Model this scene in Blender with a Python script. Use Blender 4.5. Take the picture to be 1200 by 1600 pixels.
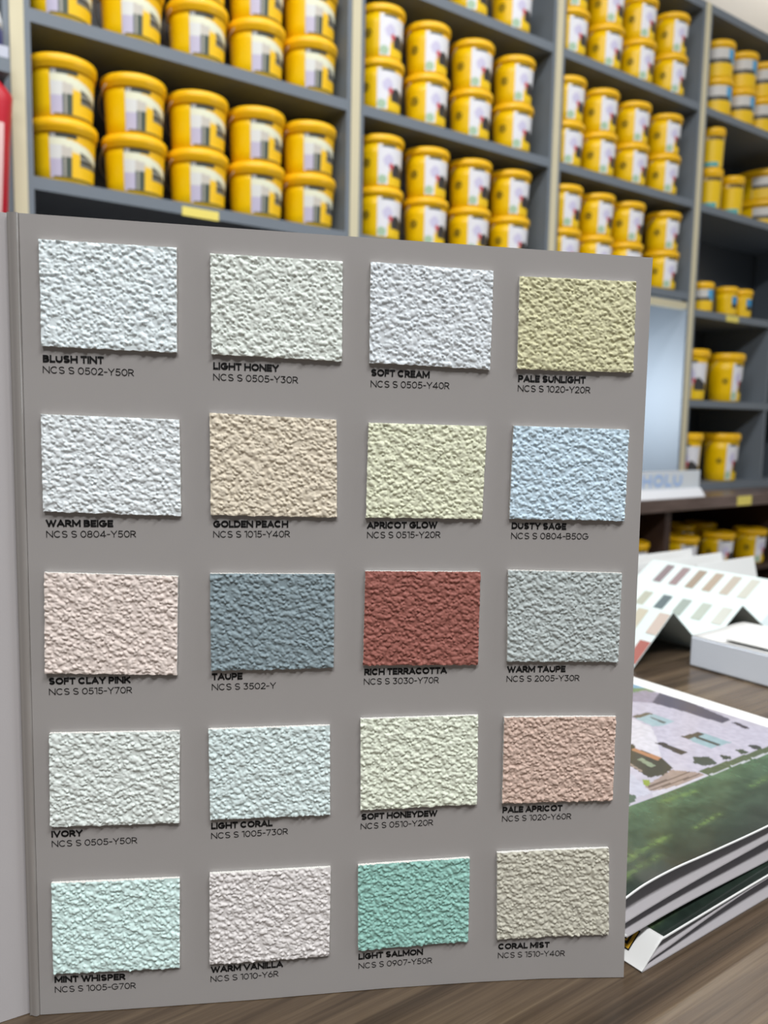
import bpy, math
import numpy as np
from mathutils import Vector, Matrix

C = bpy.context.scene.collection
SC = bpy.context.scene
for o in list(bpy.data.objects):
    bpy.data.objects.remove(o, do_unlink=True)

# ---------------------------------------------------------------- camera
EYE = 0.985                      # camera height above the floor
PITCH = math.radians(6.28)
ROLL = math.radians(-1.13)
fwd = Vector((0, math.cos(PITCH), -math.sin(PITCH)))
rt0 = Vector((1, 0, 0))
dn0 = fwd.cross(rt0)
right = math.cos(ROLL) * rt0 + math.sin(ROLL) * dn0
down = -math.sin(ROLL) * rt0 + math.cos(ROLL) * dn0
# the shop is square to the world axes; the camera looks at it from the side
YAW = math.radians(53.81) - math.pi / 2
turn = Matrix.Rotation(YAW, 3, 'Z')
right, down, fwd = turn @ right, turn @ down, turn @ fwd
cam_data = bpy.data.cameras.new('camera')
cam = bpy.data.objects.new('camera', cam_data)
C.objects.link(cam)
m = Matrix.Identity(4)
for i in range(3):
    m[i][0], m[i][1], m[i][2] = right[i], -down[i], -fwd[i]
m[2][3] = EYE
cam.matrix_world = m
cam_data.sensor_fit = 'VERTICAL'
cam_data.sensor_height = 36.0
cam_data.lens = 29.25
cam_data.clip_start = 0.02
cam_data.dof.use_dof = True
cam_data.dof.focus_distance = 0.335
cam_data.dof.aperture_fstop = 13.5
SC.camera = cam

# ---------------------------------------------------------------- light
SC.view_settings.view_transform = 'Standard'
SC.view_settings.look = 'None'
SC.view_settings.gamma = 1
SC.view_settings.use_curve_mapping = False
SC.view_settings.exposure = 0.0

world = bpy.data.worlds.new('world')
SC.world = world
world.use_nodes = True
bg = world.node_tree.nodes['Background']
bg.inputs[0].default_value = (0.86, 0.93, 1.0, 1)
bg.inputs[1].default_value = 0.09

# x (called u) runs along the shelving, y (called n) runs away into it
ROT = 0.0
UX = Vector((1, 0, 0))
NX = Vector((0, 1, 0))


def W(u, n, z):
    v = UX * u + NX * n
    v.z = z
    return v


def area(name, u, n, z, sx, sy, power, col, aim):
    """rectangular lamp at (u, n, z) shining along aim (a world vector)"""
    d = bpy.data.lights.new(name, 'AREA')
    d.shape = 'RECTANGLE'
    d.size, d.size_y = sx, sy
    d.energy = power
    d.color = col
    o = bpy.data.objects.new(name, d)
    C.objects.link(o)
    o.location = W(u, n, z)
    zax = -Vector(aim).normalized()
    xax = Vector((0, 0, 1)).cross(zax)
    if xax.length < 1e-4:
        xax = UX.copy()
    xax.normalize()
    yax = zax.cross(xax)
    mm = Matrix.Identity(4)
    for i in range(3):
        mm[i][0], mm[i][1], mm[i][2] = xax[i], yax[i], zax[i]
        mm[i][3] = o.location[i]
    o.matrix_world = mm
    return o


WHITE = (1.0, 0.992, 0.985)
COOL = (0.90, 0.96, 1.0)
# ceiling panels: one row in front of the shelving, one row behind the viewer
for uu, pw in ((-0.6, 26), (0.7, 28), (2.0, 15), (3.4, 4)):
    area('ceiling_lamp', uu, 0.85, 3.38, 1.1, 0.35, pw, WHITE, (0, 0, -1))
for uu, pw in ((-1.2, 58), (0.2, 54), (1.7, 17)):
    area('ceiling_lamp', uu, -1.10, 3.38, 1.0, 0.4, pw, WHITE, (0, 0, -1))
# unseen fill light added over the shelving to brighten the wall
area('wall_lamp', 3.7, 2.17, 3.38, 1.2, 0.1, 5.5, WHITE, (0, 0, -1))
# daylight through the shop window in the end wall
area('window_daylight', 4.36, -2.7, 1.55, 2.9, 1.9, 72, COOL, -UX)
# unseen lamp added inside the open niche to give it a pale glow
nl = area('niche_lamp', 2.33, 2.16, EYE + 0.12, 0.22, 0.30, 3.4, (0.91, 0.965, 1.0), UX)
nl.data.spread = math.radians(100)

# ---------------------------------------------------------------- helpers


def lin(c):
    out = []
    for v in c:
        v = v / 255.0
        out.append(v / 12.92 if v <= 0.04045 else ((v + 0.055) / 1.055) ** 2.4)
    return out


MATS = {}


def mat(name, rgb, rough=0.5, spec=0.4, var=0.0, scale=20.0, bump=0.0, bscale=200.0, metal=0.0, gain=1.0, coat=0.0):
    if name in MATS:
        return MATS[name]
    mt = bpy.data.materials.new(name)
    mt.use_nodes = True
    nt = mt.node_tree
    b = nt.nodes['Principled BSDF']
    c = [min(1, v * gain) for v in lin(rgb)]
    b.inputs['Base Color'].default_value = (*c, 1)
    b.inputs['Roughness'].default_value = rough
    b.inputs['Specular IOR Level'].default_value = spec
    b.inputs['Metallic'].default_value = metal
    b.inputs['Coat Weight'].default_value = coat
    b.inputs['Coat Roughness'].default_value = 0.12
    tc = nt.nodes.new('ShaderNodeTexCoord')
    if var > 0:
        nz = nt.nodes.new('ShaderNodeTexNoise')
        nz.inputs['Scale'].default_value = scale
        nz.inputs['Detail'].default_value = 4
        nt.links.new(tc.outputs['Object'], nz.inputs['Vector'])
        mx = nt.nodes.new('ShaderNodeMix')
        mx.data_type = 'RGBA'
        mx.inputs[6].default_value = (*[v * (1 - var) for v in c], 1)
        mx.inputs[7].default_value = (*[min(1, v * (1 + var)) for v in c], 1)
        nt.links.new(nz.outputs['Fac'], mx.inputs[0])
        nt.links.new(mx.outputs[2], b.inputs['Base Color'])
    if bump > 0:
        n2 = nt.nodes.new('ShaderNodeTexNoise')
        n2.inputs['Scale'].default_value = bscale
        n2.inputs['Detail'].default_value = 3
        nt.links.new(tc.outputs['Object'], n2.inputs['Vector'])
        bp = nt.nodes.new('ShaderNodeBump')
        bp.inputs['Strength'].default_value = bump
        bp.inputs['Distance'].default_value = 0.002
        nt.links.new(n2.outputs['Fac'], bp.inputs['Height'])
        nt.links.new(bp.outputs['Normal'], b.inputs['Normal'])
    MATS[name] = mt
    return mt


def ink_mat(name, rough=0.4, coat=0.0):
    """printed surface: colour comes from the mesh's ink attribute"""
    if name in MATS:
        return MATS[name]
    mt = bpy.data.materials.new(name)
    mt.use_nodes = True
    nt = mt.node_tree
    b = nt.nodes['Principled BSDF']
    a = nt.nodes.new('ShaderNodeAttribute')
    a.attribute_name = 'ink'
    nt.links.new(a.outputs['Color'], b.inputs['Base Color'])
    b.inputs['Roughness'].default_value = rough
    b.inputs['Coat Weight'].default_value = coat
    b.inputs['Coat Roughness'].default_value = 0.1
    MATS[name] = mt
    return mt


def wood_mat(name, cols, rough, sx=1.6, sy=26.0, seams=0.0):
    """laminate wood with the grain along local x"""
    mt = bpy.data.materials.new(name)
    mt.use_nodes = True
    nt = mt.node_tree
    b = nt.nodes['Principled BSDF']
    tc = nt.nodes.new('ShaderNodeTexCoord')
    mp = nt.nodes.new('ShaderNodeMapping')
    mp.inputs['Scale'].default_value = (sx, sy, sy)
    nt.links.new(tc.outputs['Object'], mp.inputs['Vector'])
    n1 = nt.nodes.new('ShaderNodeTexNoise')
    n1.inputs['Scale'].default_value = 1.0
    n1.inputs['Detail'].default_value = 9
    n1.inputs['Roughness'].default_value = 0.62
    n1.inputs['Distortion'].default_value = 0.5
    nt.links.new(mp.outputs['Vector'], n1.inputs['Vector'])
    mp2 = nt.nodes.new('ShaderNodeMapping')
    mp2.inputs['Scale'].default_value = (sx * 4, sy * 14, sy)
    nt.links.new(tc.outputs['Object'], mp2.inputs['Vector'])
    n2 = nt.nodes.new('ShaderNodeTexNoise')
    n2.inputs['Scale'].default_value = 1.0
    n2.inputs['Detail'].default_value = 5
    nt.links.new(mp2.outputs['Vector'], n2.inputs['Vector'])
    ad = nt.nodes.new('ShaderNodeMath')
    ad.operation = 'MULTIPLY_ADD'
    ad.inputs[1].default_value = 0.35
    nt.links.new(n2.outputs['Fac'], ad.inputs[0])
    nt.links.new(n1.outputs['Fac'], ad.inputs[2])
    rp = nt.nodes.new('ShaderNodeValToRGB')
    els = rp.color_ramp.elements
    while len(els) < len(cols):
        els.new(0.5)
    for i, c in enumerate(cols):
        els[i].position = 0.50 + 0.36 * i / (len(cols) - 1)
        els[i].color = (*lin(c), 1)
    nt.links.new(ad.outputs[0], rp.inputs['Fac'])
    nt.links.new(rp.outputs['Color'], b.inputs['Base Color'])
    b.inputs['Roughness'].default_value = rough
    b.inputs['Specular IOR Level'].default_value = 0.5
    bp = nt.nodes.new('ShaderNodeBump')
    bp.inputs['Strength'].default_value = 0.12
    bp.inputs['Distance'].default_value = 0.0006
    nt.links.new(n2.outputs['Fac'], bp.inputs['Height'])
    nt.links.new(bp.outputs['Normal'], b.inputs['Normal'])
    return mt


class MB:
    """collects faces of one part"""

    def __init__(s):
        s.v, s.f, s.m, s.sm = [], [], [], []

    def add(s, verts, faces, mi=0, smooth=False):
        k = len(s.v)
        s.v.extend([tuple(p) for p in verts])
        s.f.extend([tuple(i + k for i in f) for f in faces])
        s.m.extend([mi] * len(faces))
        s.sm.extend([smooth] * len(faces))
        return s

    def box(s, a, b, mi=0, bev=0.0):
        x0, y0, z0 = a
        x1, y1, z1 = b
        if bev <= 0:
            v = [(x, y, z) for z in (z0, z1) for y in (y0, y1) for x in (x0, x1)]
            f = [(0, 2, 3, 1), (4, 5, 7, 6), (0, 1, 5, 4), (2, 6, 7, 3), (0, 4, 6, 2), (1, 3, 7, 5)]
            return s.add(v, f, mi)
        c = bev                                    # chamfered along all edges
        v, idx = [], {}
        for ix, (xa, sx) in enumerate(((x0, 1), (x1, -1))):
            for iy, (ya, sy) in enumerate(((y0, 1), (y1, -1))):
                for iz, (za, sz) in enumerate(((z0, 1), (z1, -1))):
                    for ax in range(3):
                        p = [xa + sx * c, ya + sy * c, za + sz * c]
                        p[ax] = (xa, ya, za)[ax]
                        idx[(ix, iy, iz, ax)] = len(v)
                        v.append(tuple(p))
        f = []
        for ax in range(3):
            o1, o2 = [k for k in range(3) if k != ax]
            for e in (0, 1):
                q = []
                for (i, j) in ((0, 0), (1, 0), (1, 1), (0, 1)):
                    t = [0, 0, 0]
                    t[ax], t[o1], t[o2] = e, i, j
                    q.append(idx[(*t, ax)])
                f.append(tuple(q))
            for i in (0, 1):
                for j in (0, 1):
                    t0, t1 = [0, 0, 0], [0, 0, 0]
                    t0[o1], t0[o2], t1[o1], t1[o2] = i, j, i, j
                    t1[ax] = 1
                    f.append((idx[(*t0, o1)], idx[(*t1, o1)], idx[(*t1, o2)], idx[(*t0, o2)]))
        for ix in (0, 1):
            for iy in (0, 1):
                for iz in (0, 1):
                    f.append(tuple(idx[(ix, iy, iz, a_)] for a_ in range(3)))
        return s.add(v, f, mi)

    def lathe(s, prof, seg=32, mi=0, smooth=True, cx=0, cy=0):
        v, f = [], []
        for r, z in prof:
            for k in range(seg):
                t = 2 * math.pi * k / seg
                v.append((cx + r * math.cos(t), cy + r * math.sin(t), z))
        for i in range(len(prof) - 1):
            for k in range(seg):
                k2 = (k + 1) % seg
                f.append((i * seg + k, i * seg + k2, (i + 1) * seg + k2, (i + 1) * seg + k))
        f.append(tuple(range(seg - 1, -1, -1)))
        f.append(tuple((len(prof) - 1) * seg + k for k in range(seg)))
        return s.add(v, f, mi, smooth)

    def tube(s, pts, r, seg=6, mi=0):
        pts = [Vector(p) for p in pts]
        v, f = [], []
        for i, p in enumerate(pts):
            d = (pts[min(i + 1, len(pts) - 1)] - pts[max(i - 1, 0)]).normalized()
            a = d.cross(Vector((0.3, 0.5, 0.81))).normalized()
            b = d.cross(a)
            for k in range(seg):
                t = 2 * math.pi * k / seg
                v.append(tuple(p + a * (r * math.cos(t)) + b * (r * math.sin(t))))
        for i in range(len(pts) - 1):
            for k in range(seg):
                k2 = (k + 1) % seg
                f.append((i * seg + k, i * seg + k2, (i + 1) * seg + k2, (i + 1) * seg + k))
        f.append(tuple(range(seg - 1, -1, -1)))
        f.append(tuple((len(pts) - 1) * seg + k for k in range(seg)))
        return s.add(v, f, mi, True)

    def sheet(s, prof, n0, n1, th, mi=0, steps=1, smooth=True):
        """a bent sheet: prof is a list of (u, z) on its top side, run from n0 to n1, th thick"""
        P = [Vector((a, b)) for a, b in prof]
        off = []
        for i in range(len(P)):
            d = (P[min(i + 1, len(P) - 1)] - P[max(i - 1, 0)]).normalized()
            off.append(P[i] + Vector((d.y, -d.x)) * th)
        v, f = [], []
        L = len(P)
        for j in range(steps + 1):
            nn = n0 + (n1 - n0) * j / steps
            for p in P:
                v.append((p.x, nn, p.y))
            for p in off:
                v.append((p.x, nn, p.y))
        for j in range(steps):
            a, b = j * 2 * L, (j + 1) * 2 * L
            for i in range(L - 1):
                f.append((a + i, a + i + 1, b + i + 1, b + i))
                f.append((a + L + i, b + L + i, b + L + i + 1, a + L + i + 1))
        s.add(v, f, mi, smooth)
        rims = []
        for j in range(steps):
            a, b = j * 2 * L, (j + 1) * 2 * L
            rims.append((a, b, b + L, a + L))
            rims.append((a + L - 1, a + 2 * L - 1, b + 2 * L - 1, b + L - 1))
        for j, fl in ((0, False), (steps, True)):
            a = j * 2 * L
            for i in range(L - 1):
                q = (a + i, a + L + i, a + L + i + 1, a + i + 1)
                rims.append(q[::-1] if fl else q)
        for q in rims:
            s.add([v[i] for i in q], [(0, 1, 2, 3)], mi, False)
        return s

    def build(s, name, mats, parent=None, base=(0, 0, 0), fix=True):
        me = bpy.data.meshes.new(name)
        V = np.array(s.v, dtype=float) - np.array(base)
        me.from_pydata(V.tolist(), [], s.f)
        for mt in (mats if isinstance(mats, (list, tuple)) else [mats]):
            me.materials.append(mt)
        me.polygons.foreach_set('material_index', s.m)
        me.polygons.foreach_set('use_smooth', s.sm)
        me.update()
        if fix:
            import bmesh
            bm = bmesh.new()
            bm.from_mesh(me)
            bmesh.ops.recalc_face_normals(bm, faces=bm.faces)
            bm.to_mesh(me)
            bm.free()
        o = bpy.data.objects.new(name, me)
        C.objects.link(o)
        if parent:
            o.parent = parent
        return o


def ink(o, cols):
    """store printed colours (sRGB 0-255 rows, one per vertex)"""
    c = np.asarray(cols, float) / 255.0
    c = np.where(c <= 0.04045, c / 12.92, ((c + 0.055) / 1.055) ** 2.4)
    a = o.data.color_attributes.new('ink', 'FLOAT_COLOR', 'POINT')
    a.data.foreach_set('color', np.c_[c, np.ones(len(c))].astype(np.float32).ravel())


def tag(o, label, cat, group=None):
    o['label'], o['category'] = label, cat
    if group:
        o['group'] = group
    return o


def thing(name, label, cat, u, n, z, rot=ROT, group=None):
    o = bpy.data.objects.new(name, None)
    o.empty_display_size = 0.05
    C.objects.link(o)
    o.location = W(u, n, z)
    o.rotation_euler = (0, 0, rot)
    return tag(o, label, cat, group)


def copy_thing(src, u, n, z, label, group=None, rot=None):
    r = src.copy()
    C.objects.link(r)
    r.location = W(u, n, z)
    if rot is not None:
        r.rotation_euler = (0, 0, rot)
    r['label'] = label
    if group:
        r['group'] = group
    for ch in list(src.children):
        c = ch.copy()
        C.objects.link(c)
        c.parent = r
        for g in list(ch.children):
            d = g.copy()
            C.objects.link(d)
            d.parent = c
    return r


def struct(name, mb, mt):
    o = mb.build(name, mt)
    o.rotation_euler = (0, 0, ROT)
    o['kind'] = 'structure'
    return o


# stroke lettering -----------------------------------------------------------
def arc(cx, cy, rx, ry, a0, a1, k=16):
    return [(cx + rx * math.cos(math.radians(a0 + (a1 - a0) * i / k)),
             cy + ry * math.sin(math.radians(a0 + (a1 - a0) * i / k))) for i in range(k + 1)]


def bowl(x0, x1, y0, y1):
    r = (y1 - y0) / 2
    c = max(x0, x1 - 0.55 * (x1 - x0))
    return [(x0, y1)] + arc(c, y0 + r, x1 - c, r, 90, -90, 12) + [(x0, y0)]


ESS = arc(.5, .755, .46, .245, 30, 180, 9) + arc(.5, .5, .46, .06, 180, 181, 1)[:0] + \
    [(.10, .63), (.3, .54), (.68, .46), (.92, .36)] + arc(.5, .255, .46, .255, 10, -155, 11)
GL = {
    'A': (.98, [[(0, 0), (.5, 1), (1, 0)], [(.2, .3), (.8, .3)]]),
    'B': (.78, [[(0, 0), (0, 1)], bowl(0, .9, .53, 1), bowl(0, 1, 0, .53)]),
    'C': (1.02, [arc(.5, .5, .5, .5, 42, 318, 22)]),
    'D': (.92, [[(0, 0), (0, 1)], bowl(0, 1, 0, 1)]),
    'E': (.66, [[(0, 0), (0, 1)], [(0, 1), (1, 1)], [(0, .5), (.9, .5)], [(0, 0), (1, 0)]]),
    'F': (.64, [[(0, 0), (0, 1)], [(0, 1), (1, 1)], [(0, .5), (.9, .5)]]),
    'G': (1.06, [arc(.5, .5, .5, .5, 45, 360, 24), [(.55, .48), (1, .48)]]),
    'H': (.92, [[(0, 0), (0, 1)], [(1, 0), (1, 1)], [(0, .5), (1, .5)]]),
    'I': (0, [[(0, 0), (0, 1)]]),
    'K': (.84, [[(0, 0), (0, 1)], [(0, .4), (.95, 1)], [(.3, .6), (1, 0)]]),
    'L': (.60, [[(0, 1), (0, 0)], [(0, 0), (1, 0)]]),
    'M': (1.12, [[(0, 0), (0, 1)], [(0, 1), (.5, .2), (1, 1)], [(1, 1), (1, 0)]]),
    'N': (.96, [[(0, 0), (0, 1)], [(0, 1), (1, 0)], [(1, 0), (1, 1)]]),
    'O': (1.08, [arc(.5, .5, .5, .5, 0, 360, 28)]),
    'P': (.74, [[(0, 0), (0, 1)], bowl(0, 1, .43, 1)]),
    'R': (.78, [[(0, 0), (0, 1)], bowl(0, .95, .45, 1), [(.45, .45), (1, 0)]]),
    'S': (.84, [ESS]),
    'T': (.76, [[(.5, 0), (.5, 1)], [(0, 1), (1, 1)]]),
    'U': (.88, [[(0, 1), (0, .42)] + arc(.5, .42, .5, .42, 180, 360, 14) + [(1, 1)]]),
    'V': (.96, [[(0, 1), (.5, 0), (1, 1)]]),
    'W': (1.42, [[(0, 1), (.26, 0), (.5, .9), (.74, 0), (1, 1)]]),
    'Y': (.88, [[(0, 1), (.5, .45), (1, 1)], [(.5, .45), (.5, 0)]]),
    '0': (.82, [arc(.5, .5, .5, .5, 0, 360, 28)]),
    '1': (.34, [[(0, .96), (1, 1), (1, 0)]]),
    '2': (.72, [arc(.5, .72, .46, .28, 170, -25, 11) + [(.02, 0)], [(0, 0), (1, 0)]]),
    '3': (.74, [[(.05, 1), (.9, 1), (.45, .6)], arc(.46, .3, .5, .3, 95, -150, 14)]),
    '4': (.86, [[(.72, 0), (.72, 1), (0, .24), (1, .24)]]),
    '5': (.74, [[(.9, 1), (.18, 1), (.1, .52)], arc(.46, .31, .52, .31, 130, -150, 15)]),
    '6': (.76, [arc(.5, .31, .5, .31, 0, 360, 20), [(.62, 1), (.06, .42)]]),
    '7': (.72, [[(0, 1), (1, 1), (.34, 0)]]),
    '8': (.76, [arc(.5, .76, .42, .24, 0, 360, 18), arc(.5, .27, .5, .27, 0, 360, 20)]),
    '9': (.76, [arc(.5, .69, .5, .31, 0, 360, 20), [(.38, 0), (.94, .58)]]),
    '-': (.42, [[(0, .44), (1, .44)]]),
}


def text_quads(txt, w, gap):
    """quads of a line of stroke lettering with cap height 1; returns quads and width"""
    x, out = 0.0, []
    for ch in txt:
        if ch == ' ':
            x += 0.42
            continue
        wd, strokes = GL[ch]
        for st in strokes:
            P = [Vector((x + w / 2 + a * wd, w / 2 + b * (1 - w))) for a, b in st]
            for i in range(len(P) - 1):
                d = P[i + 1] - P[i]
                if d.length < 1e-6:
                    continue
                d.normalize()
                nrm = Vector((-d.y, d.x)) * (w / 2)
                e = d * (w * (0.5 if len(P) < 6 else 0.12))
                a, b = P[i] - e, P[i + 1] + e
                if len(P) < 6:               # keep free ends inside the cap height
                    a.y = min(max(a.y, w * .0), 1.0)
                    b.y = min(max(b.y, w * .0), 1.0)
                out.append((a - nrm, b - nrm, b + nrm, a + nrm))
        x += wd + w + gap
    return out, x - gap

# ---------------------------------------------------------------- materials
M_wall = mat('painted_wall', (226, 220, 210), 0.8, 0.2, 0.03, 3)
M_ceil = mat('ceiling_paint', (215, 213, 208), 0.9, 0.2, 0.02, 3)
M_floor = mat('floor_tile', (120, 112, 104), 0.35, 0.4, 0.10, 5)
M_frame = mat('window_aluminium', (150, 152, 155), 0.4, 0.5)
M_glass = mat('window_glass', (235, 242, 248), 0.05, 0.5)
_b = M_glass.node_tree.nodes['Principled BSDF']
_b.inputs['Transmission Weight'].default_value = 1.0
_b.inputs['IOR'].default_value = 1.02
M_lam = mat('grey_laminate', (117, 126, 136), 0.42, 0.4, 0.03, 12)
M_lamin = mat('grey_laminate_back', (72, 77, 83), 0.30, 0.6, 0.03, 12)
M_cream = mat('cream_edge_band', (214, 206, 176), 0.5, 0.3, 0.03, 8)
M_yel = mat('yellow_plastic', (252, 206, 2), 0.34, 0.45, 0.03, 6)
M_lid = mat('deep_yellow_lid_plastic', (253, 196, 16), 0.36, 0.45, 0.03, 6)
M_wire = mat('clear_grey_handle', (190, 180, 160), 0.4, 0.4)
M_dark = mat('dark_print', (62, 58, 40), 0.6, 0.2)
M_lab = ink_mat('bucket_label_print', 0.45)
M_tag = mat('pale_yellow_paper', (240, 224, 120), 0.7, 0.2, 0.06, 30)
M_brown = wood_mat('brown_laminate', [(70, 56, 50), (96, 80, 74), (122, 104, 98)], 0.3, 1.5, 18)
M_inner = mat('brown_carcass', (66, 50, 44), 0.5, 0.3, 0.06, 10)
M_table = wood_mat('oak_laminate_top', [(55, 46, 37), (73, 61, 49), (91, 77, 62), (109, 95, 77)], 0.25, 2.0, 46)
M_page = mat('warm_grey_card', (167, 164, 163), 0.42, 0.42, 0.012, 14, 0.03, 2500)
M_page2 = mat('pale_grey_card', (188, 185, 187), 0.42, 0.42, 0.012, 14, 0.03, 2500)  # page card made paler: the left leaf's stronger light put into its colour
M_fold = mat('creased_grey_card', (152, 148, 145), 0.22, 0.6, coat=0.4)
M_inkdark = mat('black_ink', (26, 26, 27), 0.55, 0.3)
M_core = mat('white_board_core', (226, 226, 222), 0.7, 0.2, 0.04, 400)
M_paper = mat('white_card', (222, 224, 224), 0.45, 0.4, 0.01, 10)
M_leaf = mat('grey_white_leaf', (176, 173, 177), 0.45, 0.4, 0.02, 10)
M_dkleaf = mat('dark_printed_leaf', (92, 84, 86), 0.5, 0.3, 0.04, 10)
M_pict = ink_mat('cover_print', 0.22, 0.5)
M_box = mat('white_carton', (232, 241, 254), 0.55, 0.3, 0.02, 12, 0.05, 300)
M_gold = mat('gold_ink', (205, 160, 46), 0.45, 0.4)
M_red = mat('red_film', (186, 24, 46), 0.35, 0.5, 0.06, 12)
M_pink = mat('pale_pink_print', (226, 190, 188), 0.45, 0.4, 0.04, 12)
M_blue = mat('navy_plastic', (44, 54, 112), 0.35, 0.5)
M_white = mat('white_plastic', (246, 249, 255), 0.35, 0.5)

# ---------------------------------------------------------------- setting
ZT = EYE - 0.2347                # table top
fl = MB().box((-2.2, -4.2, -0.05), (4.45, 2.45, 0.0))
struct('floor', fl, M_floor)
struct('ceiling', MB().box((-2.2, -4.2, 3.5), (4.5, 2.45, 3.55)), M_ceil)
struct('wall_back', MB().box((-2.2, 2.36, 0), (4.5, 2.45, 3.5)), M_wall)
wr = MB()
wr.box((4.4, 1.2, 0), (4.5, 2.36, 3.5))
wr.box((4.4, -4.2, 0), (4.5, 1.2, 0.55))
wr.box((4.4, -4.2, 2.55), (4.5, 1.2, 3.5))
struct('wall_right', wr, M_wall)
wf = MB()
for a in (-4.2, -2.4, -0.6, 1.14):
    wf.box((4.41, a, 0.55), (4.47, a + 0.06, 2.55))
wf.box((4.41, -4.2, 0.55), (4.47, 1.2, 0.60))
wf.box((4.41, -4.2, 2.50), (4.47, 1.2, 2.55))
struct('window_1', wf, M_frame)

# ---------------------------------------------------------------- shelving
POST = [-0.36, 0.461, 1.338, 2.137, 2.944, 3.96]
ZC = EYE - 0.262                 # worktop level
TOP = EYE + 1.60
F, BK = 2.0, 2.335


def bay(k, label, shelves, right_strip=False, niche=False):
    u0, u1 = POST[k] + 0.0145, POST[k + 1] - 0.0145
    t = thing('shelving_bay', label, 'shelving', (u0 + u1) / 2, F, ZC, group=None)
    base = ((u0 + u1) / 2, F, ZC)
    P = lambda name, mb, mt: mb.build(name, mt, t, base)
    pt = 0.0135
    P('side_panel', MB().box((u0, F, ZC), (u0 + pt, BK, TOP)), M_lam)
    P('side_panel', MB().box((u1 - pt, F, ZC), (u1, BK, TOP)), M_lam)
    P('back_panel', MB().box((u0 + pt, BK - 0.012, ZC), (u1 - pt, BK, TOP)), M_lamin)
    P('top_panel', MB().box((u0 + pt, F, TOP - 0.03), (u1 - pt, BK - 0.012, TOP)), M_lam)
    for z in shelves:
        if k == 0 and z == 0.718:            # one deeper shelf standing proud of the rest
            P('shelf', MB().box((u0 + pt, F - 0.06, EYE + z - 0.014), (u1 - pt, BK - 0.012, EYE + z + 0.014)), M_lam)
            continue
        P('shelf', MB().box((u0 + pt, F, EYE + z - 0.014), (u1 - pt, BK - 0.012, EYE + z + 0.014)), M_lam)
    s = P('edge_strip', MB().box((u0 - 0.029, F - 0.003, ZC), (u0 - 0.0002, BK, TOP)), M_cream)
    s['label'] = 'cream edge strip'
    if right_strip:
        s = P('edge_strip', MB().box((u1 + 0.0002, F - 0.003, ZC), (u1 + 0.029, BK, TOP)), M_cream)
        s['label'] = 'cream edge strip'
    if niche:
        s = P('niche_lintel', MB().box((u0 + pt, F, EYE + 0.458), (u1 - pt, F + 0.03, EYE + 0.482)), M_cream)
        s['label'] = 'cream board over the niche'
    return t


SH = (0.507, 0.857, 1.217)
bay(0, 'grey shelving bay at the left frame edge beside the red pouch', (-0.10, 0.32, 0.718, 1.16))
bay(1, 'grey shelving bay with stacks of five buckets across, left of the middle', SH)
bay(2, 'grey shelving bay in the middle, four bucket stacks across above the sample page', SH)
bay(3, 'grey shelving bay with an empty pale niche under three rows of buckets', SH, niche=True)
b4 = bay(4, 'grey shelving bay at the right, holding small tubs and tall pails', (1.215, 0.853, 0.449, 0.093), True)
bc = ((POST[4] + POST[5]) / 2, F, ZC)
o = MB().box((POST[4] + 0.0281, F, ZC), (POST[5] - 0.0281, BK - 0.012, EYE - 0.232)).build('bottom_panel', M_lam, b4, bc)
for za, zb in ((-0.2319, 0.0788), (0.1072, 0.4348)):
    MB().box((3.532, F, EYE + za), (3.546, BK - 0.0121, EYE + zb)).build('divider_panel', M_lam, b4, bc)

# base cabinets under the worktop
wk = thing('worktop', 'dark brown worktop running below the grey shelving', 'worktop', 2.0, 1.8, ZC)
MB().box((-0.5, 1.80, ZC - 0.046), (4.38, 2.36, ZC), 0, 0.003).build('slab', M_brown, wk, (2.0, 1.8, ZC))
BASE = [0.17, 0.99, 1.81, 2.63, 3.45, 4.27]
ZS = EYE - 0.568
for k, lb in enumerate(('far left', 'left', 'middle', 'third', 'right')):
    lab = {2: 'brown open base cabinet left of the divider under the niche',
           3: 'brown open base cabinet full of buckets under the right shelving',
           4: 'brown open base cabinet at the far right end',
           0: 'brown open base cabinet at the far left end',
           1: 'brown open base cabinet behind the left part of the page'}[k]
    u0, u1 = BASE[k], BASE[k + 1]
    base = (u0, 1.83, 0)
    t = thing('base_cabinet', lab, 'cabinet', *base)
    zt = ZC - 0.047
    P = lambda name, mb, mt: mb.build(name, mt, t, base)
    P('side_panel', MB().box((u0 + 0.0005, 1.83, 0.0), (u0 + 0.017, 2.34, zt)), M_inner)
    P('side_panel', MB().box((u1 - 0.017, 1.83, 0.0), (u1 - 0.0005, 2.34, zt)), M_inner)
    P('back_panel', MB().box((u0 + 0.017, 2.325, 0.08), (u1 - 0.017, 2.34, zt)), M_inner)
    P('shelf', MB().box((u0 + 0.017, 1.84, ZS - 0.018), (u1 - 0.017, 2.325, ZS)), M_inner)
    P('bottom_panel', MB().box((u0 + 0.017, 1.84, 0.07), (u1 - 0.017, 2.325, 0.088)), M_inner)

# ---------------------------------------------------------------- buckets
LABN = 26


def label_grid(fn, h0, h1, r0, r1, span, gap=0.0007):
    """label bent round a tapering wall, centred on local -y"""
    nx, ny = 48, 36
    mb, cols = MB(), []
    for j in range(ny + 1):
        t = j / ny
        for i in range(nx + 1):
            s = i / nx
            a = -math.pi / 2 + (s - 0.5) * span
            r = r0 + (r1 - r0) * t + gap
            mb.v.append((r * math.cos(a), r * math.sin(a), h0 + (h1 - h0) * t))
            cols.append(fn(s, t))
    for j in range(ny):
        for i in range(nx):
            a = j * (nx + 1) + i
            mb.f.append((a, a + 1, a + nx + 2, a + nx + 1))
            mb.m.append(0)
            mb.sm.append(True)
    return mb, cols


Y0, Y1 = (244, 189, 4), (250, 205, 20)


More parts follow.
